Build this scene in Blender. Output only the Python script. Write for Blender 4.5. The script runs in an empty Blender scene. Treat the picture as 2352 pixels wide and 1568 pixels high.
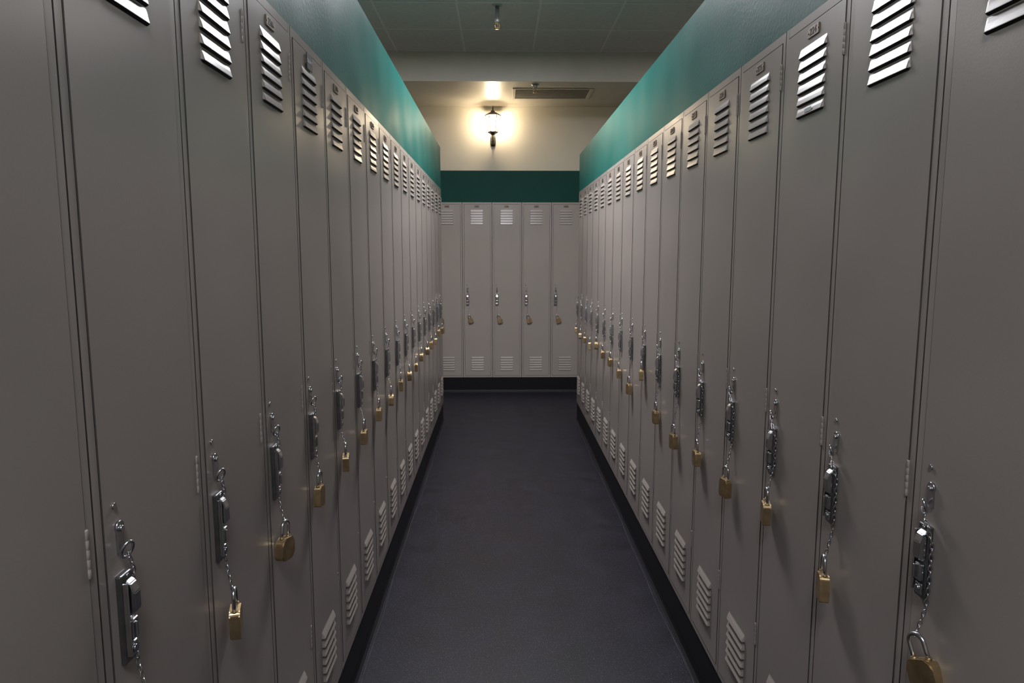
import bpy, bmesh, math, random
from mathutils import Vector, Matrix
random.seed(7)
ZOOM = None
S = bpy.context.scene
COL = S.collection
S.view_settings.view_transform = 'Standard'
S.view_settings.look = 'None'

# ------------------------------------------------------------ materials
def new_mat(name, col, rough=0.5, metal=0.0, noise=0.0, nscale=20, bump=0.0, bscale=200, spec=0.5, col2=None, rvar=0.0, warp=0.0, speck=None, detail=6):
    m = bpy.data.materials.new(name); m.use_nodes = True
    nt = m.node_tree; b = nt.nodes['Principled BSDF']
    b.inputs['Base Color'].default_value = (*col, 1)
    b.inputs['Roughness'].default_value = rough
    b.inputs['Metallic'].default_value = metal
    b.inputs['Specular IOR Level'].default_value = spec
    tc = nt.nodes.new('ShaderNodeTexCoord')
    oi = nt.nodes.new('ShaderNodeObjectInfo')
    ad = nt.nodes.new('ShaderNodeVectorMath'); ad.operation = 'MULTIPLY_ADD'
    ad.inputs[0].default_value = (9.1, 7.3, 5.7)
    nt.links.new(oi.outputs['Random'], ad.inputs[1]); nt.links.new(tc.outputs['Object'], ad.inputs[2])
    vec = ad.outputs[0]
    if noise > 0 or col2:
        n = nt.nodes.new('ShaderNodeTexNoise'); n.inputs['Scale'].default_value = nscale
        n.inputs['Detail'].default_value = detail
        nt.links.new(vec, n.inputs['Vector'])
        r = nt.nodes.new('ShaderNodeValToRGB')
        c2 = col2 if col2 else tuple(c * (1 - noise) for c in col)
        r.color_ramp.elements[0].color = (*c2, 1); r.color_ramp.elements[1].color = (*col, 1)
        r.color_ramp.elements[0].position = 0.3; r.color_ramp.elements[1].position = 0.7
        nt.links.new(n.outputs['Fac'], r.inputs['Fac'])
        colout = r.outputs['Color']
        if speck:
            n3 = nt.nodes.new('ShaderNodeTexNoise'); n3.inputs['Scale'].default_value = speck[0]; n3.inputs['Detail'].default_value = 2
            nt.links.new(vec, n3.inputs['Vector'])
            r3 = nt.nodes.new('ShaderNodeValToRGB')
            r3.color_ramp.elements[0].position = speck[1]; r3.color_ramp.elements[1].position = speck[1] + 0.04
            r3.color_ramp.elements[0].color = (0, 0, 0, 1); r3.color_ramp.elements[1].color = (1, 1, 1, 1)
            nt.links.new(n3.outputs['Fac'], r3.inputs['Fac'])
            mx = nt.nodes.new('ShaderNodeMixRGB'); mx.inputs[2].default_value = (*speck[2], 1)
            nt.links.new(r3.outputs['Color'], mx.inputs[0]); nt.links.new(colout, mx.inputs[1])
            colout = mx.outputs[0]
        nt.links.new(colout, b.inputs['Base Color'])
        if rvar > 0:
            mr = nt.nodes.new('ShaderNodeMapRange')
            mr.inputs['To Min'].default_value = rough - rvar; mr.inputs['To Max'].default_value = rough + rvar
            nt.links.new(n.outputs['Fac'], mr.inputs['Value'])
            nt.links.new(mr.outputs['Result'], b.inputs['Roughness'])
    last = None
    if warp > 0:
        n4 = nt.nodes.new('ShaderNodeTexNoise'); n4.inputs['Scale'].default_value = 3.5; n4.inputs['Detail'].default_value = 0
        nt.links.new(vec, n4.inputs['Vector'])
        b4 = nt.nodes.new('ShaderNodeBump'); b4.inputs['Strength'].default_value = 1.0; b4.inputs['Distance'].default_value = warp
        nt.links.new(n4.outputs['Fac'], b4.inputs['Height']); last = b4.outputs['Normal']
        nt.links.new(last, b.inputs['Normal'])
    if bump > 0:
        n2 = nt.nodes.new('ShaderNodeTexNoise'); n2.inputs['Scale'].default_value = bscale
        nt.links.new(vec, n2.inputs['Vector'])
        bp = nt.nodes.new('ShaderNodeBump'); bp.inputs['Strength'].default_value = bump
        bp.inputs['Distance'].default_value = 0.002
        nt.links.new(n2.outputs['Fac'], bp.inputs['Height'])
        if last: nt.links.new(last, bp.inputs['Normal'])
        nt.links.new(bp.outputs['Normal'], b.inputs['Normal'])
    return m

def emis_mat(name, col, strength):
    m = bpy.data.materials.new(name); m.use_nodes = True
    b = m.node_tree.nodes['Principled BSDF']
    b.inputs['Base Color'].default_value = (*col, 1)
    b.inputs['Emission Color'].default_value = (*col, 1)
    b.inputs['Emission Strength'].default_value = strength
    return m

M_LOCK = new_mat('locker_paint', (0.338, 0.296, 0.270), 0.29, noise=0.03, nscale=4, bump=0.05, bscale=260, spec=0.5, rvar=0.0, warp=0.008, detail=1.5)
M_EDGE = new_mat('locker_edge', (0.08, 0.068, 0.062), 0.7, noise=0.3, nscale=12, spec=0.1)
M_SLOT = new_mat('slot_dark', (0.02, 0.019, 0.018), 0.8, noise=0.2)
M_CHROME = new_mat('chrome_steel', (0.66, 0.66, 0.69), 0.24, 1.0, noise=0.2, nscale=60)
M_SATIN = new_mat('satin_nickel', (0.42, 0.42, 0.40), 0.35, 0.7, noise=0.15, nscale=60)
M_DARKST = new_mat('dark_steel', (0.30, 0.30, 0.32), 0.34, 1.0, noise=0.25, nscale=60)
M_BRASS = new_mat('brass', (0.58, 0.42, 0.235), 0.38, 0.88, noise=0.35, nscale=45)
M_BRONZE = new_mat('plate_bronze', (0.24, 0.18, 0.13), 0.4, 0.3, noise=0.3, nscale=80)
M_DIGIT = new_mat('digit_dark', (0.015, 0.012, 0.010), 0.6, noise=0.1, spec=0.2)
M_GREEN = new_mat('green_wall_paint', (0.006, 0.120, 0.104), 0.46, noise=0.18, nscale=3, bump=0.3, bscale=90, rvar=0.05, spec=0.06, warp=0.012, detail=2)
M_GREEN2 = new_mat('green_wall_paint_darker', (0.001, 0.050, 0.038), 0.6, noise=0.12, nscale=5, bump=0.35, bscale=90, spec=0.2)  # wall green made darker, for the end-wall band only
M_CREAM = new_mat('cream_wall_paint', (0.70, 0.64, 0.53), 0.6, noise=0.05, nscale=4, bump=0.2, bscale=120)
M_BEAM = new_mat('beam_paint', (0.54, 0.50, 0.43), 0.38, noise=0.08, nscale=6, bump=0.15, bscale=60)
M_TILE = new_mat('ceiling_tile', (0.60, 0.55, 0.53), 0.8, noise=0.12, nscale=40, bump=0.4, bscale=150)
M_TBAR = new_mat('ceiling_grid', (0.66, 0.61, 0.59), 0.5, noise=0.05)
M_FLOOR = new_mat('floor_vinyl', (0.0120, 0.0107, 0.0200), 0.46, noise=0.55, nscale=7, bump=0.4, bscale=300, rvar=0.10, spec=0.24, speck=(200, 0.60, (0.050, 0.045, 0.060)))
M_BASE = new_mat('base_rubber', (0.006, 0.0055, 0.008), 0.5, noise=0.2, nscale=30, spec=0.3)
M_BEAD = new_mat('base_sealant', (0.045, 0.045, 0.052), 0.5, noise=0.8, nscale=14)
M_IRON = new_mat('black_iron', (0.07, 0.056, 0.040), 0.45, 0.3, noise=0.3, nscale=60)
M_VENT = new_mat('vent_metal', (0.58, 0.54, 0.47), 0.5, 0.1, noise=0.15)
M_VENTD = new_mat('vent_inside', (0.42, 0.38, 0.33), 0.8, noise=0.15)
M_STICK = new_mat('sticker_white', (0.55, 0.58, 0.62), 0.5, noise=0.05)
M_STICKD = new_mat('sticker_dark', (0.05, 0.055, 0.07), 0.4, noise=0.1)
M_LENS = emis_mat('fluorescent_lens', (0.96, 0.96, 1.0), 54.0)
M_FILL_SIDE = emis_mat('side_fill_lens', (1.0, 0.95, 0.92), 8.0)  # weak glow for the added side fill panels
M_FILL_NEAR = emis_mat('near_fill_lens', (0.90, 0.94, 1.0), 33.0)  # cool glow for the added fill panel behind the camera
M_BULB = emis_mat('bulb_glow', (1.0, 0.88, 0.68), 90.0)
# lantern glass : softly glowing clear panes
M_GLASS = bpy.data.materials.new('lantern_glass'); M_GLASS.use_nodes = True
nt = M_GLASS.node_tree
for n in list(nt.nodes):
    if n.type != 'OUTPUT_MATERIAL': nt.nodes.remove(n)
out = [n for n in nt.nodes if n.type == 'OUTPUT_MATERIAL'][0]
tr = nt.nodes.new('ShaderNodeBsdfTransparent'); tr.inputs[0].default_value = (1, .98, .94, 1)
em = nt.nodes.new('ShaderNodeEmission'); em.inputs[0].default_value = (1, .92, .76, 1); em.inputs[1].default_value = 3.2
mx = nt.nodes.new('ShaderNodeMixShader'); mx.inputs[0].default_value = 0.28
nt.links.new(tr.outputs[0], mx.inputs[1]); nt.links.new(em.outputs[0], mx.inputs[2]); nt.links.new(mx.outputs[0], out.inputs[0])

# ------------------------------------------------------------ mesh helpers
def box(bm, x0, x1, y0, y1, z0, z1, mat=0, bevel=0.0, seg=2):
    vs = [bm.verts.new((x, y, z)) for x in (x0, x1) for y in (y0, y1) for z in (z0, z1)]
    idx = [(0, 1, 3, 2), (4, 6, 7, 5), (0, 4, 5, 1), (2, 3, 7, 6), (0, 2, 6, 4), (1, 5, 7, 3)]
    fs = []
    for i in idx:
        f = bm.faces.new([vs[j] for j in i]); f.material_index = mat; fs.append(f)
    if bevel > 0:
        es = list({e for f in fs for e in f.edges})
        r = bmesh.ops.bevel(bm, geom=es, offset=bevel, segments=seg, profile=0.5, affect='EDGES')
        for f in r['faces']: f.material_index = mat
    return vs

def tube(bm, pts, r, seg=8, closed=False, mat=0, radii=None):
    pts = [Vector(p) for p in pts]; n = len(pts); rings = []
    prev = None
    for i, p in enumerate(pts):
        if closed: t = pts[(i + 1) % n] - pts[(i - 1) % n]
        else: t = pts[min(i + 1, n - 1)] - pts[max(i - 1, 0)]
        t.normalize()
        if prev is None:
            a = Vector((0, 0, 1)) if abs(t.z) < 0.9 else Vector((0, 1, 0))
            u = t.cross(a).normalized()
        else:
            u = (prev - t * prev.dot(t)).normalized()
        prev = u; v = t.cross(u)
        rr = radii[i] if radii else r
        rings.append([bm.verts.new(p + (u * math.cos(2 * math.pi * k / seg) + v * math.sin(2 * math.pi * k / seg)) * rr) for k in range(seg)])
    m = n if closed else n - 1
    for i in range(m):
        a = rings[i]; b = rings[(i + 1) % n]
        for k in range(seg):
            f = bm.faces.new((a[k], a[(k + 1) % seg], b[(k + 1) % seg], b[k])); f.smooth = True; f.material_index = mat
    if not closed:
        for rg, fl in ((rings[0], True), (rings[-1], False)):
            f = bm.faces.new(rg[::-1] if fl else rg); f.material_index = mat

def lathe(bm, prof, seg=16, cx=0, cy=0, mat=0, smooth=True, rot=0.0):
    rings = []
    for r, z in prof:
        rings.append([bm.verts.new((cx + r * math.cos(rot + 2 * math.pi * k / seg), cy + r * math.sin(rot + 2 * math.pi * k / seg), z)) for k in range(seg)])
    for a, b in zip(rings, rings[1:]):
        for k in range(seg):
            f = bm.faces.new((a[k], a[(k + 1) % seg], b[(k + 1) % seg], b[k])); f.smooth = smooth; f.material_index = mat
    bm.faces.new(rings[0][::-1]).material_index = mat
    bm.faces.new(rings[-1]).material_index = mat

def finish(bm, name, mats):
    bmesh.ops.recalc_face_normals(bm, faces=bm.faces[:])
    me = bpy.data.meshes.new(name); bm.to_mesh(me); bm.free()
    for m in mats: me.materials.append(m)
    return me

def obj(name, me, parent=None, loc=(0, 0, 0), rot=(0, 0, 0)):
    o = bpy.data.objects.new(name, me); COL.objects.link(o)
    o.location = loc; o.rotation_euler = rot
    if parent: o.parent = parent
    return o

def empty(name, loc, rot=(0, 0, 0), label=None, category=None, group=None):
    o = bpy.data.objects.new(name, None); COL.objects.link(o)
    o.empty_display_size = 0.1; o.location = loc; o.rotation_euler = rot
    if label: o['label'] = label
    if category: o['category'] = category
    if group: o['group'] = group
    return o

def struct(name, boxes, mat, bevel=0.0):
    bm = bmesh.new()
    for b in boxes: box(bm, *b, bevel=bevel)
    o = obj(name, finish(bm, name, [mat])); o['kind'] = 'structure'
    return o

# ------------------------------------------------------------ dimensions
W, H, DEP = 0.305, 1.815, 0.38
SXR = 1.011                     # right-hand lockers are a touch wider
WR = W * SXR
BZ = 0.155
XL, XR = -0.497, 0.675
YL_END, YR_END = 6.01, 6.02
YB = 7.25
YSTART = -0.09
TL, TR, TB = 2.335, 2.28, 2.287     # tops of green walls
ZC, ZLOW = 3.255, 3.0
YBEAM, YWALL = 6.57, 7.67
RX0, RX1, RY0 = -3.3, 3.5, -3.2
nL, nR = 20, 20
YRS = YR_END - nR * WR

# ------------------------------------------------------------ room shell
struct('floor', [(RX0, RX1, RY0, YWALL, -0.1, 0)], M_FLOOR)
struct('ceiling', [(RX0, RX1, RY0, YBEAM, ZC, ZC + 0.1)], M_TILE)
struct('wall_back', [(RX0, RX1, YWALL, YWALL + 0.1, 0, ZC + 0.1)], M_CREAM)
struct('trim_1', [(RX0, RX1, YBEAM, YWALL, ZLOW, ZC + 0.1)], M_BEAM)   # dropped bulkhead
struct('wall_near', [(RX0, RX1, RY0 - 0.1, RY0, 0, ZC + 0.1)], M_CREAM)
struct('wall_outer_left', [(RX0 - 0.1, RX0, RY0, YWALL, 0, ZC + 0.1)], M_CREAM)
struct('wall_outer_right', [(RX1, RX1 + 0.1, RY0, YWALL, 0, ZC + 0.1)], M_CREAM)
HL = H * 1.011
struct('wall_left', [(XL - DEP - 0.1, XL - 0.001, YSTART, YL_END, BZ + HL + 0.001, TL), (XL - DEP - 0.1, XL - DEP - 0.004, YSTART, YL_END, 0, BZ + HL + 0.001)], M_GREEN)
struct('wall_right', [(XR + 0.001, XR + DEP + 0.1, YRS, YR_END, BZ + H + 0.001, TR), (XR + DEP + 0.004, XR + DEP + 0.1, YRS, YR_END, 0, BZ + H + 0.001)], M_GREEN)
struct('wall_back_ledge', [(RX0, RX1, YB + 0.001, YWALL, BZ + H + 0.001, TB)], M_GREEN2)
# ceiling T grid
grid = []
x = -0.31 - 0.61 * 4
while x < RX1:
    grid.append((x - 0.009, x + 0.009, RY0, YBEAM, ZC - 0.003, ZC)); x += 0.61
y = 6.53 - 0.61 * 15
while y < YBEAM:
    grid.append((RX0, RX1, y - 0.009, y + 0.009, ZC - 0.0034, ZC)); y += 0.61
struct('trim_2', grid, M_TBAR)

def baseboard(name, along, fixed, a0, a1, sign, depth):
    # profile: vertical face with cove foot ; sign = direction of the aisle
    prof = [(0, BZ), (0, 0.02), (0.004, 0.008), (0.012, 0.001), (0.012, 0.0), (-depth, 0), (-depth, BZ)]
    bm = bmesh.new(); rings = []
    for a in (a0, a1):
        ring = []
        for d, z in prof:
            c = fixed + sign * d
            ring.append(bm.verts.new((c, a, z) if along == 'y' else (a, c, z)))
        rings.append(ring)
    n = len(prof)
    for k in range(n): bm.faces.new((rings[0][k], rings[0][(k + 1) % n], rings[1][(k + 1) % n], rings[1][k]))
    bm.faces.new(rings[0]); bm.faces.new(rings[1][::-1])
    o = obj(name, finish(bm, name, [M_BASE])); o['kind'] = 'structure'
baseboard('baseboard_left', 'y', XL - 0.004, YSTART, YL_END, 1, DEP - 0.002)
baseboard('baseboard_right', 'y', XR + 0.004, YRS, YR_END, -1, DEP - 0.002)
baseboard('baseboard_back', 'x', YB + 0.004, RX0, RX1, -1, DEP - 0.01)
def bead(name, pts):
    bm = bmesh.new(); tube(bm, pts, 0.0022, 6)
    o = obj(name, finish(bm, name, [M_BEAD])); o['kind'] = 'structure'
def wob(v, n, ph): return v + 0.004 * math.sin(n * 3.1 + ph) + 0.0025 * math.sin(n * 9.3 + ph * 2)
bead('trim_3', [(wob(XL + 0.018, t * 0.08, 0.4), YSTART + t * 0.08, 0.001) for t in range(int((YL_END - YSTART) / 0.08) + 1)])
bead('trim_4', [(wob(XR - 0.018, t * 0.08, 1.9), YSTART + t * 0.08, 0.001) for t in range(int((YR_END - YSTART) / 0.08) + 1)])
bead('trim_5', [(RX0 + t * 0.1, wob(YB - 0.016, t * 0.1, 0.9), 0.001) for t in range(68)])

# ------------------------------------------------------------ locker parts
def mk_body():
    bm = bmesh.new(); e = 0.0017; w = W - e
    box(bm, e, e + 0.002, 0.016, DEP, 0, H)
    box(bm, w - 0.002, w, 0.016, DEP, 0, H)
    box(bm, e + 0.002, w - 0.002, DEP - 0.003, DEP, 0, H)
    box(bm, e + 0.002, w - 0.002, 0.016, DEP - 0.003, 0, 0.003)
    box(bm, e + 0.002, w - 0.002, 0.016, DEP - 0.003, H - 0.003, H)
    box(bm, e, 0.0165, 0, 0.016, 0, H)
    box(bm, W - 0.0165, w, 0, 0.016, 0, H)
    box(bm, 0.0165, W - 0.0165, 0.0002, 0.016, H - 0.02, H)
    box(bm, 0.0165, W - 0.0165, 0.0002, 0.016, 0, 0.018)
    for f in bm.faces:
        c = f.calc_center_median()
        if 0.004 < c.y < 0.015: f.material_index = 1
    return finish(bm, 'locker_body', [M_LOCK, M_EDGE])

def louvers(bm, cx, ztop, n, w, pitch, y0, dep=0.0062):
    prof = [(0, 0), (-0.003, 0.10), (-0.010, 0.52), (-0.0195, 0.98), (-0.0205, 1.0)]
    us = [-w/2, -w/2 + 0.002, -w/2 + 0.005, w/2 - 0.005, w/2 - 0.002, w/2]
    ks = [0, 0.75, 1, 1, 0.75, 0]
    for i in range(n):
        zt = ztop - i * pitch
        rows = []
        for dz, dp in prof:
            rows.append([bm.verts.new((cx + u, y0 - dp * dep * k, zt + dz * (0.9 + 0.1 * k) - 0.001 * (1 - k))) for u, k in zip(us, ks)])
        for ri, (a, b) in enumerate(zip(rows, rows[1:])):
            for k in range(len(us) - 1):
                bm.faces.new((a[k], b[k], b[k + 1], a[k + 1]))
        inner = [bm.verts.new((cx + u, y0 - 0.0005, zt - 0.0238 + 0.004 * (1 - k))) for u, k in zip(us, ks)]
        lip = [bm.verts.new(v.co + Vector((0, 0.0003, -0.0002))) for v in rows[-1]]
        for k in range(len(us) - 1):
            f = bm.faces.new((lip[k], inner[k], inner[k + 1], lip[k + 1])); f.material_index = 1

YD = -0.0012
def mk_door(d_up=0.0054, d_low=0.0085, ztop=0.066, zlow=0.254):
    bm = bmesh.new()
    box(bm, 0.0188, W - 0.0188, YD, 0.013, 0.0205, H - 0.0225)
    for f in bm.faces:
        if f.calc_center_median().y > YD + 0.001: f.material_index = 2
    louvers(bm, 0.150, H - ztop, 6, 0.130, 0.0254, YD, d_up)
    louvers(bm, 0.150, zlow, 6, 0.134, 0.0255, YD, d_low)
    return finish(bm, 'locker_door', [M_LOCK, M_SLOT, M_EDGE])

LX = 0.050   # latch x
def mk_latch():
    bm = bmesh.new()
    z0, z1 = 0.757, 0.877
    box(bm, LX - 0.017, LX + 0.0105, -0.009, -0.0011, z0, z1, mat=1, bevel=0.002)     # back plate
    box(bm, LX - 0.015, LX - 0.0120, -0.016, -0.0088, z0 + 0.010, z1 - 0.010, bevel=0.001, seg=1)  # side flange
    # finger lift - hooked tapered grip
    prof = [(-0.009, z1 - 0.008), (-0.016, z1 - 0.013), (-0.021, z1 - 0.026), (-0.021, z1 - 0.050), (-0.016, z1 - 0.056), (-0.009, z1 - 0.056)]
    r0 = [bm.verts.new((LX - 0.009, y, z)) for y, z in prof]; r1 = [bm.verts.new((LX + 0.007, y, z)) for y, z in prof]
    n = len(prof); fs = []
    for k in range(n): fs.append(bm.faces.new((r0[k], r0[(k + 1) % n], r1[(k + 1) % n], r1[k])))
    fs.append(bm.faces.new(r0)); fs.append(bm.faces.new(r1[::-1]))
    bmesh.ops.bevel(bm, geom=list({e for f in fs for e in f.edges}), offset=0.0014, segments=2, affect='EDGES')
    # lower hasp block with slot
    box(bm, LX - 0.009, LX + 0.007, -0.016, -0.0088, z0 + 0.030, z0 + 0.058, bevel=0.002)
    box(bm, LX - 0.007, LX - 0.003, -0.020, -0.0158, z0 + 0.033, z0 + 0.055, bevel=0.001, seg=1)
    box(bm, LX - 0.010, LX + 0.007, -0.013, -0.0088, z0 + 0.007, z0 + 0.026, bevel=0.002)
    tube(bm, [(LX - .002, -0.0128, z0 + 0.0165), (LX - .002, -0.0155, z0 + 0.0165)], 0.005, 12)
    tube(bm, [(LX - .002, -0.0088, z1 - 0.004), (LX - .002, -0.011, z1 - 0.004)], 0.003, 8)
    return finish(bm, 'latch_handle', [M_CHROME, M_DARKST])

def mk_anchor():
    bm = bmesh.new()
    # strap with rounded top, eyelet, staple ring, plus rivet above
    box(bm, LX - 0.009, LX + 0.007, -0.005, -0.0011, 0.905, 0.938, bevel=0.001, seg=1)
    tube(bm, [(LX - 0.001, -0.0011, 0.938), (LX - 0.001, -0.0052, 0.938)], 0.0082, 16)
    tube(bm, [(LX - 0.001, -0.0050, 0.936), (LX - 0.001, -0.008, 0.936)], 0.004, 10)
    ring = [(LX - 0.001 + 0.0068 * math.cos(a), -0.0115 - 0.005 * math.sin(a + 0.8), 0.908 + 0.0105 * math.sin(a)) for a in [2 * math.pi * k / 16 for k in range(16)]]
    tube(bm, ring, 0.0021, 8, closed=True)
    tube(bm, [(LX - 0.008, -0.0011, 0.968), (LX - 0.008, -0.0035, 0.968)], 0.0042, 12)
    return finish(bm, 'chain_anchor', [M_CHROME])

def link(bm, c, t, side, L=0.0062, w=0.0027, r=0.0010):
    pts = []
    for k in range(10):
        a = 2 * math.pi * k / 10
        pts.append(c + t * (L * math.sin(a)) + side * (w * math.cos(a)))
    tube(bm, pts, r, 5, closed=True)

CH = {}
PX, PY = LX + 0.010, -0.0170
def mk_chain(zend):
    key = round(zend, 3)
    if key in CH: return CH[key]
    P = [Vector((LX - 0.001, -0.013, 0.900)), Vector((LX + 0.010, -0.012, 0.877)), Vector((LX + 0.0148, -0.0055, 0.85)),
         Vector((LX + 0.0148, -0.0055, 0.79)), Vector((LX + 0.013, -0.007, 0.745))]
    P = [p for p in P if p.z > zend + 0.03] + [Vector((PX, PY, zend))]
    d = [0]
    for a, b in zip(P, P[1:]): d.append(d[-1] + (b - a).length)
    n = max(3, int(d[-1] / 0.0092)); bm = bmesh.new()
    for i in range(n + 1):
        s = d[-1] * i / n
        for j in range(len(P) - 1):
            if s <= d[j + 1] + 1e-9: break
        p = P[j].lerp(P[j + 1], (s - d[j]) / (d[j + 1] - d[j])); t = (P[j + 1] - P[j]).normalized()
        s1 = t.cross(Vector((0, 1, 0))).normalized(); s2 = t.cross(s1)
        link(bm, p, t, (s1 + s2 * .3).normalized() if i % 2 else (s2 - s1 * .3).normalized())
    CH[key] = finish(bm, 'chain', [M_CHROME]); return CH[key]

def mk_hinge():
    bm = bmesh.new()
    zs = []; rs = []
    for k in range(5):
        z = -0.03 + k * 0.012
        zs += [z, z + 0.0006, z + 0.0114]; rs += [0.0021, 0.0025, 0.0025]
    tube(bm, [(0, 0, z) for z in zs] + [(0, 0, 0.031)], 0.0025, 8, radii=rs + [0.0021])
    return finish(bm, 'hinge', [M_LOCK])

def mk_text(body, size):
    cu = bpy.data.curves.new('t', 'FONT'); cu.body = body; cu.size = size; cu.extrude = 0.0003; cu.offset = 0.00012
    cu.align_x = 'CENTER'; cu.align_y = 'CENTER'; cu.resolution_u = 3; cu.space_character = 1.08
    o = bpy.data.objects.new('t', cu); COL.objects.link(o)
    bpy.context.view_layer.update()
    me = bpy.data.meshes.new_from_object(o.evaluated_get(bpy.context.evaluated_depsgraph_get()))
    bpy.data.objects.remove(o); return me

def mk_plate(num, w=0.052, h=0.022, mats=None, size=0.0205):
    bm = bmesh.new()
    me = mk_text(num, size); bm.from_mesh(me)
    for v in bm.verts: x, y, z = v.co; v.co = (x, -z - 0.0038, y)
    for f in bm.faces: f.material_index = 1
    box(bm, -w/2, w/2, -0.0036, -0.0011, -h/2, h/2, mat=0, bevel=0.0008, seg=1)
    if mats is None:
        for sx in (-1, 1): tube(bm, [(sx * (w/2 - 0.003), -0.0035, 0), (sx * (w/2 - 0.003), -0.005, 0)], 0.002, 8, mat=2)
    return finish(bm, 'number_plate', mats or [M_BRONZE, M_DIGIT, M_BRASS])

PS = 1.22
def mk_lockbody(variant):
    bm = bmesh.new()
    if variant == 0: w, h, t = 0.038, 0.040, 0.0155
    elif variant == 1: w, h, t = 0.034, 0.044, 0.0150
    else: w, h, t = 0.042, 0.040, 0.017
    top = -0.031
    pts = []
    r = 0.007 if variant != 2 else 0.012
    def arc(cx, cz, a0, a1, rr):
        for k in range(6):
            a = math.radians(a0 + (a1 - a0) * k / 5); pts.append((cx + rr * math.cos(a), cz + rr * math.sin(a)))
    rb = 0.003 if variant != 2 else 0.009
    arc(w/2 - r, top - r, 0, 90, r); arc(-w/2 + r, top - r, 90, 180, r)
    arc(-w/2 + rb, top - h + rb, 180, 270, rb); arc(w/2 - rb, top - h + rb, 270, 360, rb)
    a = [bm.verts.new((x, -t/2, z)) for x, z in pts]; b = [bm.verts.new((x, t/2, z)) for x, z in pts]
    n = len(pts); f1 = bm.faces.new(a); f2 = bm.faces.new(b[::-1])
    for k in range(n): bm.faces.new((a[k], a[(k + 1) % n], b[(k + 1) % n], b[k]))
    bmesh.ops.bevel(bm, geom=list(set(f1.edges) | set(f2.edges)), offset=0.0018, segments=2, affect='EDGES')
    # key plug on the underside and shackle collars
    tube(bm, [(0, 0, top - h + 0.001), (0, 0, top - h - 0.0012)], 0.005, 12, mat=1)
    for sx in (-1, 1): tube(bm, [(sx * 0.0115, 0, top - 0.001), (sx * 0.0115, 0, top + 0.0015)], 0.0042, 10, mat=0)
    bmesh.ops.scale(bm, vec=(PS, PS, PS), verts=bm.verts[:])
    return finish(bm, 'lock_body', [M_BRASS, M_DARKST])

def mk_shackle():
    bm = bmesh.new(); R = 0.0115
    pts = [(-R, 0, -0.033), (-R, 0, -0.022)] + [(-R * math.cos(a), 0, -0.0125 + R * math.sin(a)) for a in [math.pi * k / 12 for k in range(13)]] + [(R, 0, -0.022), (R, 0, -0.033)]
    tube(bm, pts, 0.0030, 10)
    bmesh.ops.scale(bm, vec=(PS, PS, PS), verts=bm.verts[:])
    return finish(bm, 'shackle', [M_CHROME])

ME_BODY, ME_DOOR, ME_LATCH, ME_ANCH, ME_HINGE = mk_body(), mk_door(), mk_latch(), mk_anchor(), mk_hinge()
ME_DOORB = mk_door(0.0046, 0.0055, 0.076, 0.222)
ME_LB = [mk_lockbody(i) for i in range(3)]; ME_SH = mk_shackle()

def locker(loc, rz, num, group, lock_bottom=0.765, sz=1.0, tilt=None, variant=None, spin=None, sx=1.0, door=None):
    e = empty('locker', loc, (0, 0, rz), 'tall taupe-grey metal locker %s with louvred vents and chained padlock' % num, 'locker', group)
    e.scale = (sx, 1, sz)
    obj('locker_body', ME_BODY, e)
    d = obj('door', door or ME_DOOR, e)
    obj('latch_handle', ME_LATCH, d)['label'] = 'chrome lift latch handle'
    obj('chain_anchor', ME_ANCH, d)['label'] = 'chrome eyelet holding the chain'
    for z in (H - 0.10, 0.93, 0.30): obj('hinge', ME_HINGE, d, (W - 0.0182, -0.0012, z))
    obj('number_plate', mk_plate(num), d, (0.150, 0, H - 0.043))['label'] = 'bronze number plate reading ' + num
    zloc = lock_bottom - BZ + 0.072 * PS
    obj('chain', mk_chain(zloc + 0.001), d)['label'] = 'thin steel link chain'
    # padlock : own thing hanging on the chain
    M = Matrix.Translation(loc) @ Matrix.Rotation(rz, 4, 'Z')
    v = random.choice([0, 0, 1, 1, 2]) if variant is None else variant
    sp = random.uniform(-0.22, 0.22) if spin is None else spin
    ti = random.uniform(-0.14, 0.14) if tilt is None else tilt
    p = M @ Vector((PX * sx, PY - 0.012 * abs(sp), zloc * sz + 0.003))
    k = empty('padlock', p, (0, 0, 0), 'small brass padlock with steel shackle hanging from locker %s' % num, 'padlock', 'brass padlocks on the locker chains')
    k.rotation_euler = (Matrix.Rotation(rz + sp, 3, 'Z') @ Matrix.Rotation(ti, 3, 'Y')).to_euler()
    obj('lock_body', ME_LB[v], k); obj('shackle', ME_SH, k)['label'] = 'steel shackle'
    return e, d

EL = {}
for i in range(nL):
    y0 = YL_END - W * (nL - i); k = round((y0 - 1.435) / W)
    lb = {-1: .762, 0: .768, 1: .782, 2: .775, 3: .775, 4: .785}.get(k, random.uniform(.765, .80))
    EL[k] = locker((XL, y0, BZ), math.pi / 2, str(210 - k), 'lockers along the aisle', lb, 1.011,
                   variant={-1: 1, 0: 2, 1: 1, 2: 0}.get(k), spin={-1: 0.25, 0: -0.2}.get(k))
ER = {}
for i in range(nR):
    k = i - 5          # k=0 : locker 224
    y1 = YR_END - WR * (nR - i - 1)
    lb = {-2: .768, -1: .758, 0: .792, 1: .75, 2: .745, 3: .72, 4: .74, 5: .865, 6: .74}.get(k, random.uniform(.75, .80))
    ER[k] = locker((XR, y1, BZ), -math.pi / 2, str(224 + k), 'lockers along the aisle', lb, 1.0,
                   variant={-2: 2, -1: 1, 0: 1, 1: 1, 2: 0}.get(k), spin={-2: 0.3, -1: -0.25, 0: -0.2}.get(k), tilt={-2: -0.45}.get(k), sx=SXR)
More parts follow.
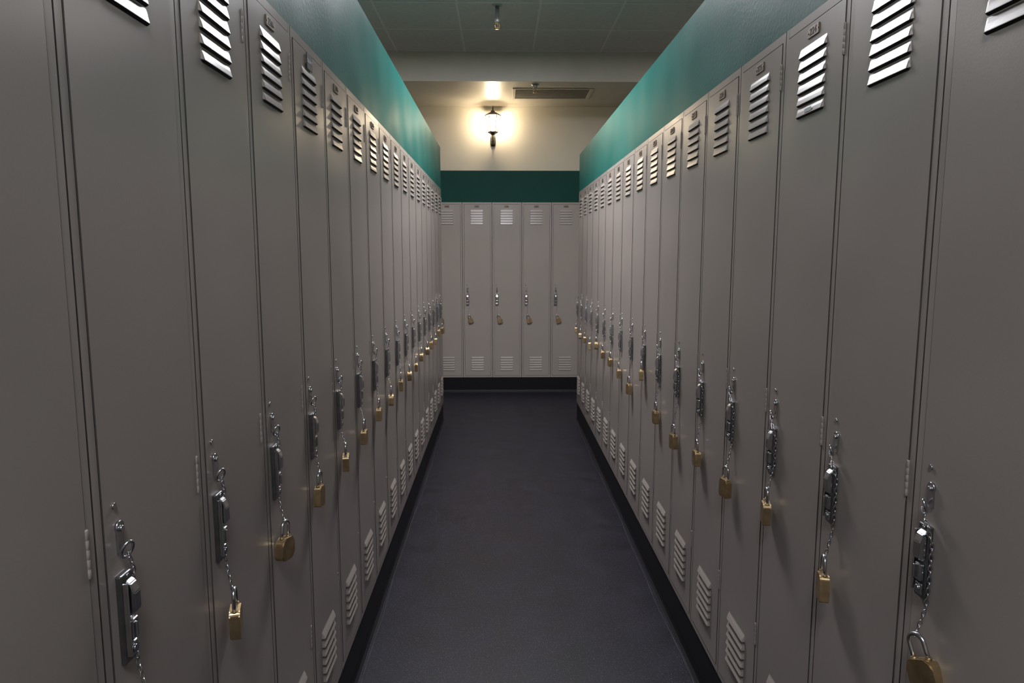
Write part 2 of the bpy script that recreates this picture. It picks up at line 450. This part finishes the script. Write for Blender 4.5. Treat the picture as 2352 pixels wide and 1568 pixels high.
for i in range(9):
    x0 = -0.385 + 0.3055 * (i - 3)
    locker((x0, YB, BZ), 0, str(248 - i), 'lockers on the end wall', .725, 1.0, tilt=-0.34, variant=2, spin=0.0, door=ME_DOORB)

# name sticker & small sticker
pl = obj('name_sticker', mk_plate('GRANT', 0.05, 0.040, [M_STICKD, M_STICK], 0.0145), EL[1][1], (0.150, -0.0022, H - 0.045))
pl['label'] = 'dark sticker with pale lettering'
bm = bmesh.new(); box(bm, -0.016, 0.016, -0.0060, -0.0056, -0.004, 0.004)
st = obj('sticker', finish(bm, 'sticker', [M_STICK]), ER[0][1], (0.150, -0.001, H - 0.206)); st['label'] = 'tiny white sticker'

# ------------------------------------------------------------ aisle ceiling light, plus added unseen fill panels
def troffer(x0, x1, y0, y1, lens=None):
    e = empty('ceiling_light', ((x0 + x1) / 2, (y0 + y1) / 2, ZC - 0.004), label='recessed fluorescent ceiling light with white lens', category='ceiling light', group='fluorescent ceiling lights')
    a, b = (x1 - x0) / 2, (y1 - y0) / 2
    bm = bmesh.new()
    for q in ((-a, a, -b, -b + .03), (-a, a, b - .03, b), (-a, -a + .03, -b + .03, b - .03), (a - .03, a, -b + .03, b - .03)):
        box(bm, *q, -0.012, 0.0)
    obj('light_frame', finish(bm, 'light_frame', [M_TBAR]), e)
    bm = bmesh.new(); box(bm, -a + .03, a - .03, -b + .03, b - .03, -0.008, -0.001)
    obj('light_lens', finish(bm, 'light_lens', [lens or M_LENS]), e)
troffer(-0.30, 0.29, 3.50, 4.68)
troffer(-0.30, 0.29, -1.38, -0.20, M_FILL_NEAR)  # added fill behind the camera, lifts the near lockers
troffer(-2.14, -1.55, 4.72, 5.90, M_FILL_SIDE)  # added unseen fill, lights the end lockers from the left
troffer(2.14, 2.73, 4.72, 5.90, M_FILL_SIDE)  # added unseen fill, the same from the right

# ------------------------------------------------------------ wall lantern
SX = -0.07
sc = empty('wall_lantern', (SX, YWALL, 2.585), label='iron lantern wall lamp with glowing glass on cream wall', category='wall lamp')
def part(name, mk, mats, parent=sc):
    bm = bmesh.new(); mk(bm); return obj(name, finish(bm, name, mats), parent)
c = -0.13
def p_back(bm):
    lathe(bm, [(0.001, -0.0), (0.020, 0.004), (0.028, 0.03), (0.028, 0.09), (0.020, 0.12), (0.001, 0.125)], 20)
    for v in bm.verts: v.co.y = v.co.y * 0.35 - 0.010
def p_arm(bm):
    tube(bm, [(0, -0.015, 0.05), (0, -0.05, 0.02), (0, -0.09, 0.015), (0, c + .005, 0.04), (0, c, 0.075), (0, c, 0.11)], 0.007, 10)
    tube(bm, [(0, -0.015, 0.085), (0, -0.05, 0.075), (0, -0.07, 0.05), (0, -0.055, 0.035), (0, -0.045, 0.05)], 0.004, 8)
    lathe(bm, [(0.001, 0.0), (0.010, 0.01), (0.006, 0.022), (0.016, 0.035), (0.008, 0.05)], 12, 0, c)
r0, r1, za, zb = 0.050, 0.080, 0.13, 0.30
def p_cage(bm):
    lathe(bm, [(0.016, 0.10), (0.036, 0.115), (0.054, 0.124), (0.054, 0.133), (0.03, 0.133)], 6, 0, c, smooth=False)
    for k in range(6):
        a = math.pi / 3 * k
        tube(bm, [(r0 * math.cos(a), c + r0 * math.sin(a), za), (r1 * math.cos(a), c + r1 * math.sin(a), zb)], 0.003, 6)
    for rr, z in ((r1, zb), (r0, za)):
        tube(bm, [(rr * math.cos(math.pi / 3 * k), c + rr * math.sin(math.pi / 3 * k), z) for k in range(6)], 0.003, 6, closed=True)
def p_cap(bm):
    lathe(bm, [(0.086, 0.300), (0.086, 0.303), (0.060, 0.318), (0.036, 0.330), (0.022, 0.334), (0.022, 0.344), (0.012, 0.354), (0.004, 0.358)], 6, 0, c, smooth=False)
def p_fin(bm):
    lathe(bm, [(0.004, 0.356), (0.009, 0.364), (0.005, 0.372), (0.007, 0.378), (0.001, 0.40)], 10, 0, c)
def p_glass(bm):
    a = [bm.verts.new(((r0 - .003) * math.cos(math.pi / 3 * k), c + (r0 - .003) * math.sin(math.pi / 3 * k), za + .004)) for k in range(6)]
    b = [bm.verts.new(((r1 - .003) * math.cos(math.pi / 3 * k), c + (r1 - .003) * math.sin(math.pi / 3 * k), zb - .003)) for k in range(6)]
    for k in range(6): bm.faces.new((a[k], a[(k + 1) % 6], b[(k + 1) % 6], b[k]))
def p_bulb(bm):
    lathe(bm, [(0.010, 0.136), (0.010, 0.165), (0.017, 0.185), (0.022, 0.205), (0.017, 0.23), (0.005, 0.25)], 14, 0, c)
part('wall_plate', p_back, [M_IRON]); part('bracket_arm', p_arm, [M_IRON]); part('lantern_cage', p_cage, [M_IRON])
part('lantern_cap', p_cap, [M_IRON]); part('finial', p_fin, [M_IRON])
g = part('lantern_glass', p_glass, [M_GLASS]); g['label'] = 'glowing warm glass panes'
part('light_bulb', p_bulb, [M_BULB])['label'] = 'lit warm bulb'
ld = bpy.data.lights.new('lantern_light', 'POINT'); ld.energy = 23; ld.color = (1.0, 0.82, 0.58); ld.shadow_soft_size = 0.03
lo = bpy.data.objects.new('lantern_light', ld); COL.objects.link(lo); lo.parent = sc; lo.location = (0, c, 0.245)

# ------------------------------------------------------------ air vent in dropped ceiling
e = empty('air_vent', (0.51, 7.05, ZLOW), label='rectangular metal air vent grille in the low ceiling', category='air vent')
a, b = 0.385, 0.225
bm = bmesh.new()
for q in ((-a, a, -b, -b + .03), (-a, a, b - .03, b), (-a, -a + .03, -b + .03, b - .03), (a - .03, a, -b + .03, b - .03)):
    box(bm, *q, -0.006, 0.0, bevel=0.0015, seg=1)
obj('vent_frame', finish(bm, 'vent_frame', [M_VENT]), e)
bm = bmesh.new()
n = 16
for k in range(n):
    y = -b + .038 + (2 * b - .076) * k / (n - 1)
    vs = box(bm, -a + .03, a - .03, y - 0.001, y + 0.001, -0.003, -0.001)
    for v in vs: v.co.y += (v.co.z + 0.002) * 4.0
box(bm, -a + .03, a - .03, -b + .03, b - .03, -0.0008, -0.0002, mat=1)
obj('vent_grille', finish(bm, 'vent_grille', [M_VENT, M_VENTD]), e)

# ------------------------------------------------------------ sprinklers
def sprinkler(x, y, zt, drop, label):
    e = empty('fire_sprinkler', (x, y, zt), label=label, category='sprinkler')
    bm = bmesh.new(); lathe(bm, [(0.036, 0), (0.036, -0.004), (0.020, -0.012), (0.011, -0.012)], 18)
    obj('ceiling_flange', finish(bm, 'ceiling_flange', [M_SATIN]), e)
    bm = bmesh.new(); lathe(bm, [(0.0155, -0.010), (0.0155, -drop + 0.07), (0.020, -drop + 0.068), (0.020, -drop + 0.045), (0.012, -drop + 0.043)], 14)
    obj('drop_pipe', finish(bm, 'drop_pipe', [M_SATIN]), e)
    bm = bmesh.new(); d = -drop
    lathe(bm, [(0.011, d + 0.045), (0.011, d + 0.036), (0.005, d + 0.034)], 10)
    for s in (-1, 1): tube(bm, [(s * 0.010, 0, d + 0.038), (s * 0.016, 0, d + 0.025), (s * 0.013, 0, d + 0.012), (s * 0.003, 0, d + 0.004)], 0.003, 6)
    tube(bm, [(0, 0, d + 0.034), (0, 0, d + 0.004)], 0.0025, 6)
    lathe(bm, [(0.004, d + 0.005), (0.021, d + 0.003), (0.021, d + 0.001), (0.003, d)], 14)
    obj('sprinkler_head', finish(bm, 'sprinkler_head', [M_BRASS]), e)
sprinkler(-0.015, 5.36, ZC - 0.0, 0.17, 'brass fire sprinkler on chrome pipe under tiled ceiling')
sprinkler(0.33, 6.68, ZLOW, 0.075, 'small brass fire sprinkler under the low ceiling')

# ------------------------------------------------------------ world and camera
w = bpy.data.worlds.new('world'); S.world = w; w.use_nodes = True
w.node_tree.nodes['Background'].inputs[0].default_value = (0.5, 0.55, 0.6, 1)
w.node_tree.nodes['Background'].inputs[1].default_value = 0.02
cam = bpy.data.cameras.new('camera'); co = bpy.data.objects.new('camera', cam); COL.objects.link(co)
cam.sensor_width = 36; cam.lens = 1600 / 2352 * 36; cam.clip_start = 0.02
co.location = (0, 0, 1.455)
co.rotation_euler = (math.radians(90 - 7.23), 0, math.radians(-0.995))
S.camera = co
if ZOOM:
    z, u, v = ZOOM
    cam.lens *= z; cam.shift_x = u * z; cam.shift_y = -v * z
